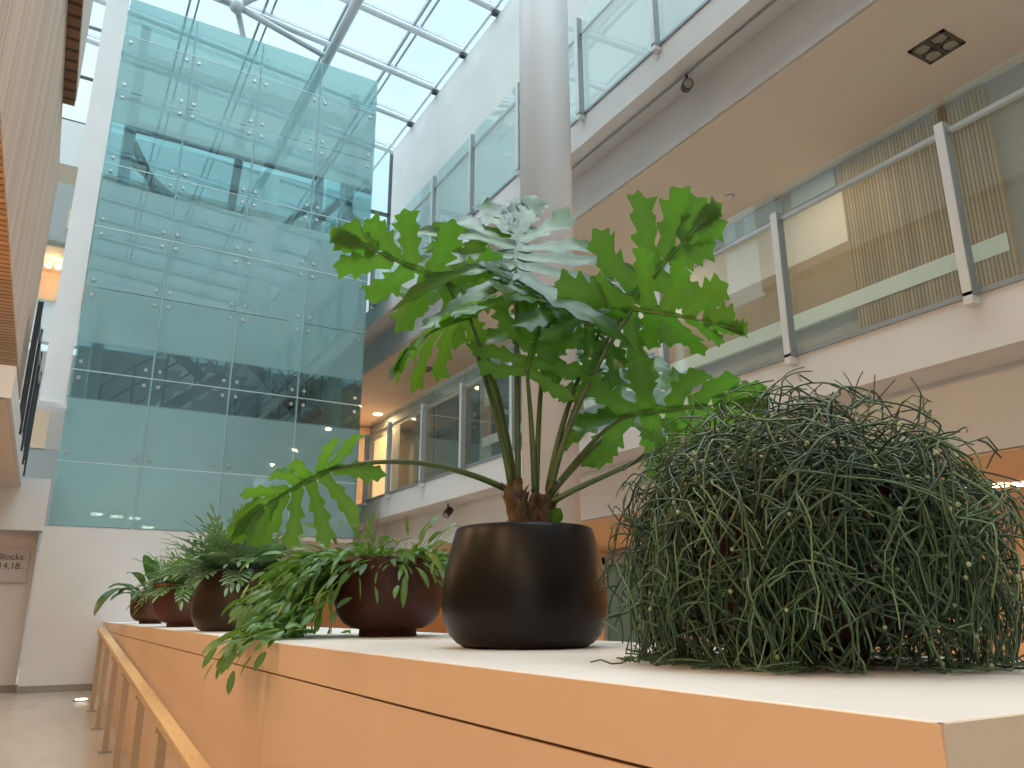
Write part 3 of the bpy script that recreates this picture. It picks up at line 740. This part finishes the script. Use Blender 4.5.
# leaves: joint, tip, joint depth, tip depth, normal (r,u,f: right / up / away), options, petiole root
def nv(r, u, f): return (R0*r+U0*u+F0*f).normalized()
LEAVES = [
 # J            T          dJ    dT     normal             wid   nl fold droop ruf  root(x,y)
 ((448, 284), (338, 232), .05, -.05, nv(.25, .55, .9),   .95, 6, .20, .10, .12, (512, 492), 1),
 ((470, 318), (374, 335), -.10, -.35, nv(-.1, .9, .45),   1.0, 6, .10, .30, .14, (514, 490), 2),
 ((516, 272), (514, 208), -.05, .25, nv(.05, .70, -.80),  1.7, 8, -.05, .04, .16, (518, 488), 3),
 ((599, 333), (500, 256), .05, -.15, nv(.22, .66, -.75),   1.0, 8, .05, .14, .14, (548, 490), 4),
 ((527, 371), (548, 296), -.06, .02, nv(-.10, .35, .95),   1.15, 7, .10, .05, .10, (535, 495), 5),
 ((627, 306), (704, 212), .02, .12, nv(-.25, .55, .95),    .95, 6, .15, .10, .14, (550, 495), 6),
 ((632, 310), (748, 322), -.05, -.22, nv(.10, .75, .60),   .85, 6, .55, .14, .12, (549, 494), 7),
 ((628, 416), (758, 392), .10, .05, nv(.05, .75, .60),     .95, 6, .15, .16, .12, (545, 500), 8),
 ((634, 420), (650, 344), .30, .55, nv(.2, .6, -.8),       .95, 5, .10, .10, .12, (548, 496), 9),
 ((622, 420), (588, 350), .34, .50, nv(-.3, .7, -.6),     1.15, 6, .10, .12, .12, (547, 500), 10),
 ((662, 446), (742, 436), .02, -.10, nv(0, .7, .7),        .70, 5, .15, .16, .12, (552, 502), 11),
 ((331, 469), (232, 512), -.15, -.20, nv(.15, .70, .66), 1.02, 8, -.22, .30, .24, (508, 490), 12),
 ((545, 338), (612, 268), .12, .30, nv(.15, .7, -.65),     .95, 6, .08, .10, .14, (536, 496), 13),
 ((468, 300), (440, 236), .20, .42, nv(-.2, .5, .9),       .80, 5, .10, .10, .12, (516, 494), 14),
]
BACKL = {12: 140, 7: 150, 4: 112, 5: 105}
for (J, T, dj, dt, nn, wid, nl, fo, dr, ru, rt, sd) in LEAVES:
    j = at(J[0], J[1], HD+dj); t = at(T[0], T[1], HD+dt)
    lf = lobed(MB(), j, t, nn, wid, nl, .07, fo, dr, ru, sd*13+5, BACKL.get(sd, 128)).build('leaf', m_phil, ph, True)
    r = at(rt[0], rt[1], HD+(.0 if sd % 2 else .03)); r = r
    up = .55 if sd not in (12, 8, 9, 10, 11) else .20
    d = j-r
    if sd == 12: pts = bez(r, r+V((d.x*.3, d.y*.3, .07)), r+V((d.x*.62, d.y*.62, .10)), j)
    elif sd == 11: pts = bez(r, r+d*.35+U0*.01, r+d*.75+U0*-.02, j)
    elif up == .20: pts = bez(r, r+d*.35+U0*.02, r+d*.7+U0*.06, j)
    else: pts = bez(r, r+V((d.x*.22, d.y*.22, d.z*.42)), r+V((d.x*.62, d.y*.62, d.z*.74)), j)
    MB().tube(pts, [.0108-.0048*i/14 for i in range(15)], 10).build('petiole', m_petiole, lf, True)
# young round leaf on a thin stalk
j = at(553, 522, HD-.02); t = at(560, 508, HD-.05)
m = MB(); lance(m, j, t-j, nv(0, .3, -1), .055, .048, .2, 6, fold=.1)
y_ = m.build('young_leaf', m_phil, ph, True); MB().tube(bez(at(540, 515, HD), at(546, 524, HD), at(552, 528, HD), j), .003, 6).build('petiole', m_petiole, y_, True)

# ------------------------------------------------------------------ 2: bushy mistletoe cactus
RC = V((1.345, 1.165, Z0))
rp = thing('potted_mistletoe_cactus', 'huge bushy ball of thin trailing green stems hiding its dark bowl, nearest plant', 'potted plant', RC)
pot('bowl', RC, m_brown_pot, rp, 1.02)
rg = random.Random(5)
def bowl_r(z):                       # bowl radius at height z above the ledge
    if z > .36: return 0
    if z < .035: return .14
    return .262*min(1, math.sqrt(max(0, 1-((.24-z)/.24)**2))+.06) if z < .24 else .262
mb = MB(); bm_ = MB(); EA = .385; EC = .39; EO = RC+R0*.035
CZ = .15
def chain(p, d, n, r, lvl=0, grav=.10, blen=1.0, lim=None, jit=.30):
    pts = [p.copy()]
    lim = lim or (rg.uniform(.70, 1.0) if rg.random() < .86 else rg.uniform(1, 1.22))
    for s in range(n):
        L = rg.uniform(.035, .072)*blen; sub = 3
        d = (d+V((rg.gauss(0, 1), rg.gauss(0, 1), rg.gauss(0, .9)))*jit).normalized()
        curl = V((rg.gauss(0, 1), rg.gauss(0, 1), rg.gauss(0, .6)))*.09
        for k_ in range(sub):
            d = (d+V((0, 0, -1))*grav*(.5+.25*s)+curl).normalized()
            q = pts[-1]+d*L/sub
            o = q-RC; h = math.hypot(o.x, o.y); br = bowl_r(o.z)+.008
            if h < br and o.z < .36 and h > 1e-4:
                q.x = RC.x+o.x*br/h; q.y = RC.y+o.y*br/h
            e = V((q.x-EO.x, q.y-EO.y, (q.z-Z0-CZ)*EA/EC))
            if q.z < Z0+CZ: e.z *= .8
            if e.length > EA*lim and q.z > Z0+.03:
                f_ = EA*lim/e.length
                q = V((EO.x+e.x*f_, EO.y+e.y*f_, q.z if q.z < Z0+CZ else Z0+CZ+e.z*f_*EC/EA)); d = (d*.6+(q-pts[-1]).normalized()*.5+V((0, 0, -.12))).normalized()
            if q.z < Z0+.006 and LX0 < q.x < LX1 and q.y > LY0:
                q.z = Z0+.006+rg.uniform(0, .010); d = V((d.x, d.y, .02))
                if d.length < .2: d = V((o.x, o.y, .02))
                d.normalize(); n = min(n, s+rg.randint(1, 2))
            pts.append(q)
        if s >= n: break
        if lvl < 2 and rg.random() < .42:
            dd = (d+V((rg.gauss(0, 1), rg.gauss(0, 1), rg.gauss(0, .8)))*.6).normalized()
            chain(pts[-1], dd, max(1, min(4, n-s-1)), r*.92, lvl+1, grav, blen, lim*rg.uniform(.97, 1.08), jit)
        if rg.random() < .03: bm_.ball(pts[-1]+V((0, 0, .003)), .0042, 4)
    mb.tube(pts, r, 4, r*.75, cap=False, a=rg.random()**2*.9)  # random paler tone puts stem highlights into the colour
for i in range(290):                 # long stems rising from the bowl and hanging over its rim
    an = rg.uniform(0, 2*PI); el = rg.uniform(.2, 1.5); rr = .21*rg.random()**.8
    p = RC+V((rr*math.cos(an), rr*math.sin(an), .32)); a2 = an+rg.gauss(0, .5)
    chain(p, V((math.cos(a2)*math.cos(el), math.sin(a2)*math.cos(el), math.sin(el))), rg.randint(4, 10), rg.uniform(.0019, .0028), 0, rg.uniform(.06, .13))
for i in range(820):                 # side shoots that fill the dome
    an = rg.uniform(0, 2*PI); sz = rg.uniform(-.30, 1); k_ = rg.uniform(.62, .93); rr = math.sqrt(max(0, 1-max(0, sz)**2))
    p = V((EO.x+EA*k_*rr*math.cos(an), EO.y+EA*k_*rr*math.sin(an), Z0+CZ+(EC if sz > 0 else .24)*k_*sz))
    d = V((math.cos(an)*rr*.5, math.sin(an)*rr*.5, .25+.4*max(0, sz)))+V((rg.gauss(0, 1), rg.gauss(0, 1), rg.gauss(0, .8)))*.75
    chain(p, d.normalized(), rg.randint(2, 5), rg.uniform(.0017, .0025), 1, rg.uniform(.08, .17), 1.0, rg.uniform(.9, 1.14))
for i in range(20):                  # a few wiry wild shoots standing off the top
    an = rg.uniform(0, 2*PI); rr = rg.uniform(.02, .20)
    p = RC+V((rr*math.cos(an), rr*math.sin(an), .44))
    chain(p, V((math.cos(an)*.5, math.sin(an)*.5, 1)).normalized(), 3, .0017, 1, .05, .95, 1.35)
o = clear_ledge(mb).build('foliage', m_rhip, rp, True); o['kind'] = 'stuff'
o = bm_.build('buds', m_bud, rp, True); o['kind'] = 'stuff'; o['label'] = 'tiny pale buds along the stems'

# ------------------------------------------------------------------ 3: trailing strap cactus in the brown bowl
TC = V((1.36, 3.45, Z0))
tp = thing('potted_trailing_cactus', 'brown bowl with flat strap stems trailing over its rim and down the ledge front', 'potted plant', TC)
pot('bowl', TC, m_brown_pot, tp, .98)
rg = random.Random(21)
tm = MB()
def strap(p, d, n, W, g, L0=.10, mb=None):
    mb = tm if mb is None else mb
    for s in range(n):
        up = V((rg.gauss(0, .6), rg.gauss(0, .6), 1)); L = L0*rg.uniform(.7, 1.25)
        d = (d+V((rg.gauss(0, .22), rg.gauss(0, .22), rg.gauss(0, .15)))).normalized()
        q = lance(mb, p, d, up, L, W*rg.uniform(.8, 1.15), g, 5, fold=.15)
        d = (d+V((0, 0, -1))*g*.55).normalized(); p = q-d*.008
        o = p-TC; h = math.hypot(o.x, o.y)
        if o.z < .34 and h < bowl_r(o.z)+.01 and h > 1e-4:
            p = V((TC.x+o.x/h*(bowl_r(o.z)+.012), TC.y+o.y/h*(bowl_r(o.z)+.012), p.z)); 
        if p.z < Z0+.012 and LX0 < p.x < LX1:
            p.z = Z0+.015; d = V((d.x-.3, d.y, .05)).normalized()
for i in range(260):                 # the mound on the soil
    an = rg.uniform(0, 2*PI); rr = .22*math.sqrt(rg.random()); el = rg.uniform(.1, 1.3)
    strap(TC+V((rr*math.cos(an), rr*math.sin(an), .30)), V((math.cos(an)*math.cos(el), math.sin(an)*math.cos(el), math.sin(el))), rg.randint(1, 3), .022, .9, .10)
left = (-R0*.97-F0*.10)
for i in range(210):                 # the cascade at the left side
    an = math.atan2(left.y, left.x)+rg.gauss(0, .33); rr = rg.uniform(.12, .24)
    strap(TC+V((rr*math.cos(an), rr*math.sin(an), .31)), V((math.cos(an), math.sin(an), rg.uniform(.0, .7))), rg.randint(4, 6), .022, .85, .10)
for i in range(26):                  # ends that reach over the ledge front
    p = V((LX0+rg.uniform(-.005, .12), rg.uniform(2.95, 3.40), Z0+rg.uniform(.012, .06)))
    strap(p, V((-1, rg.uniform(-.6, .3), rg.uniform(.0, .3))), rg.randint(2, 3), .026, .95, .095)
for i in range(80):                  # link between rim and ledge front
    t = rg.random(); p = V((TC.x-.25, TC.y+.10, Z0+.24)).lerp(V((LX0+.06, 3.25, Z0+.03)), t)+V((rg.gauss(0, .05), rg.gauss(0, .09), abs(rg.gauss(0, .05))))
    strap(p, V((-1, rg.uniform(-.7, .3), -.25)), 2, .026, .7, .09)
# sprigs hanging at the near rim and a few upright shoots
for x in (398, 404, 416, 421, 426, 356):
    p = at(x, 560, TC.dot(F0)-.25); d = p-TC; d.z = 0; d.normalize(); p = TC+d*.262; p.z = Z0+.345
    strap(p, d*.7+V((0, 0, .1)), 2, .034, 1.3, .12)
for x in (372, 381, 366):
    p = at(x, 545, TC.dot(F0)+.05); strap(p, V((0, 0, 1)), 2, .022, .15, .085)
o = clear_ledge(tm).build('foliage', m_trail, tp, True); o['kind'] = 'stuff'

# ------------------------------------------------------------------ 4-6: ferns and broad leaves
def frond(mb, p, d, L, W, g, npair, rg):
    pts = [p.copy()]; n = 9
    for i in range(n):
        d = (d+V((0, 0, -1))*g/n).normalized(); pts.append(pts[-1]+d*L/n)
    mb.tube(pts, .0022, 4, .001, cap=False)
    for i in range(npair):
        t = .22+.78*i/npair; k_ = t*n; i0 = min(int(k_), n-1); q = pts[i0].lerp(pts[i0+1], k_-i0)
        dd = (pts[i0+1]-pts[i0]).normalized(); s = dd.cross(V((0, 0, 1)))
        if s.length < .05: s = V((1, 0, 0))
        s.normalize(); u = s.cross(dd); w = W*(.55+.45*math.sin(PI*(.2+.75*t)))
        for sd in (-1, 1): lance(mb, q, dd*.85+s*sd*rg.uniform(.7, 1.0)+u*.12, u, w*rg.uniform(.85, 1.1), w*.26, .35, 4, fold=.2)
    lance(mb, pts[-1], d, V((0, 0, 1)), W*.9, W*.24, .3, 4)
def fern(c, zs, rim, n, L, W, g, seed, spread=1.0, pairs=6):
    rg = random.Random(seed); mb = MB()
    for i in range(n):
        an = rg.uniform(0, 2*PI); rr = rim*.75*math.sqrt(rg.random()); el = rg.uniform(.3, 1.5)
        d = V((math.cos(an)*math.cos(el)*spread, math.sin(an)*math.cos(el)*spread, math.sin(el))).normalized()
        frond(mb, V(c)+V((rr*math.cos(an), rr*math.sin(an), zs)), d, L*rg.uniform(.6, 1.15), W*rg.uniform(.8, 1.2), g*rg.uniform(.6, 1.3), pairs, rg)
    return mb
FC = V((1.02, 5.0, Z0))
fp = thing('potted_fern', 'blue-green fern with upright fronds in a rounded dark bronze pot', 'potted plant', FC)
zs = pot('barrel', FC, m_bronze_pot, fp)
o = clear_ledge(fern(FC, zs, .2, 160, .34, .085, .95, 31)).build('foliage', m_fern, fp, True); o['kind'] = 'stuff'
GC = V((.99, 6.75, Z0))
gp = thing('potted_fern', 'drooping green fern in a red-brown bowl, between the bronze pot and the small far bowl', 'potted plant', GC)
zs = pot('bowl', GC, m_red_pot, gp, .93)
o = clear_ledge(fern(GC, zs, .2, 110, .31, .085, 1.3, 37, 1.1)).build('foliage', m_fern2, gp, True); o['kind'] = 'stuff'
SCN = V((1.0, 8.95, Z0))
sp = thing('potted_broadleaf_plant', 'small brown bowl with dark broad pointed leaves, last at the far end of the ledge', 'potted plant', SCN)
zs = pot('bowl', SCN, m_red_pot, sp, .80)
rg = random.Random(3)
for i in range(24):
    an = rg.uniform(0, 2*PI); el = rg.uniform(.25, 1.25); rr = rg.uniform(.02, .12)
    p = SCN+V((rr*math.cos(an), rr*math.sin(an), zs)); d = V((math.cos(an)*math.cos(el), math.sin(an)*math.cos(el), math.sin(el)))
    q = p+d*rg.uniform(.08, .20)
    m = MB(); m.tube([p, q], .005, 5, .004); lance(m, q, d, V((0, 0, 1)), rg.uniform(.24, .36), .105, 1.3, 8, fold=.25)
    m.build('leaf', m_broad, sp, True)
p = SCN+V((-.10, -.12, zs)); q = p+V((-.13, -.1, .08))
m = MB(); m.tube([p, q], .006, 5); lance(m, q, V((-.8, -.4, .15)), V((0, 0, 1)), .46, .17, 2.2, 9, fold=.25); m.build('leaf', m_broad, sp, True)

# ------------------------------------------------------------------ light
w = bpy.data.worlds.new('world'); SC.world = w; w.use_nodes = True; nt = w.node_tree; nt.nodes.clear()
wo = nt.nodes.new('ShaderNodeOutputWorld'); bg = nt.nodes.new('ShaderNodeBackground'); bg.inputs[1].default_value = .85
tc = nt.nodes.new('ShaderNodeTexCoord'); no = nt.nodes.new('ShaderNodeTexNoise'); no.inputs['Scale'].default_value = 3; no.inputs['Detail'].default_value = 4
nt.links.new(tc.outputs['Generated'], no.inputs[0])
cr = nt.nodes.new('ShaderNodeValToRGB'); cr.color_ramp.elements[0].color = (.56, .76, .84, 1); cr.color_ramp.elements[1].color = (.74, .92, .95, 1)
cr.color_ramp.elements[0].position = .35; cr.color_ramp.elements[1].position = .62
nt.links.new(no.outputs[0], cr.inputs[0]); nt.links.new(cr.outputs[0], bg.inputs[0]); nt.links.new(bg.outputs[0], wo.inputs[0])
sl = bpy.data.lights.new('overcast_sun', 'SUN'); sl.energy = 5.2; sl.angle = math.radians(90); sl.color = (.86, .95, 1)
so = bpy.data.objects.new('overcast_sun', sl); COL.objects.link(so); so.rotation_euler = V((.12, .10, -1)).to_track_quat('-Z', 'Y').to_euler()

SC.view_settings.view_transform = 'Standard'
try: SC.view_settings.look = 'None'
except Exception: pass
SC.view_settings.gamma = 1; SC.view_settings.use_curve_mapping = False; SC.view_settings.exposure = 0.5
SC.cycles.use_denoising = True
SC.cycles.max_bounces = 8; SC.cycles.diffuse_bounces = 4; SC.cycles.glossy_bounces = 4; SC.cycles.transparent_max_bounces = 24; SC.cycles.transmission_bounces = 4
SC.cycles.sample_clamp_indirect = 4; SC.cycles.caustics_reflective = False; SC.cycles.caustics_refractive = False
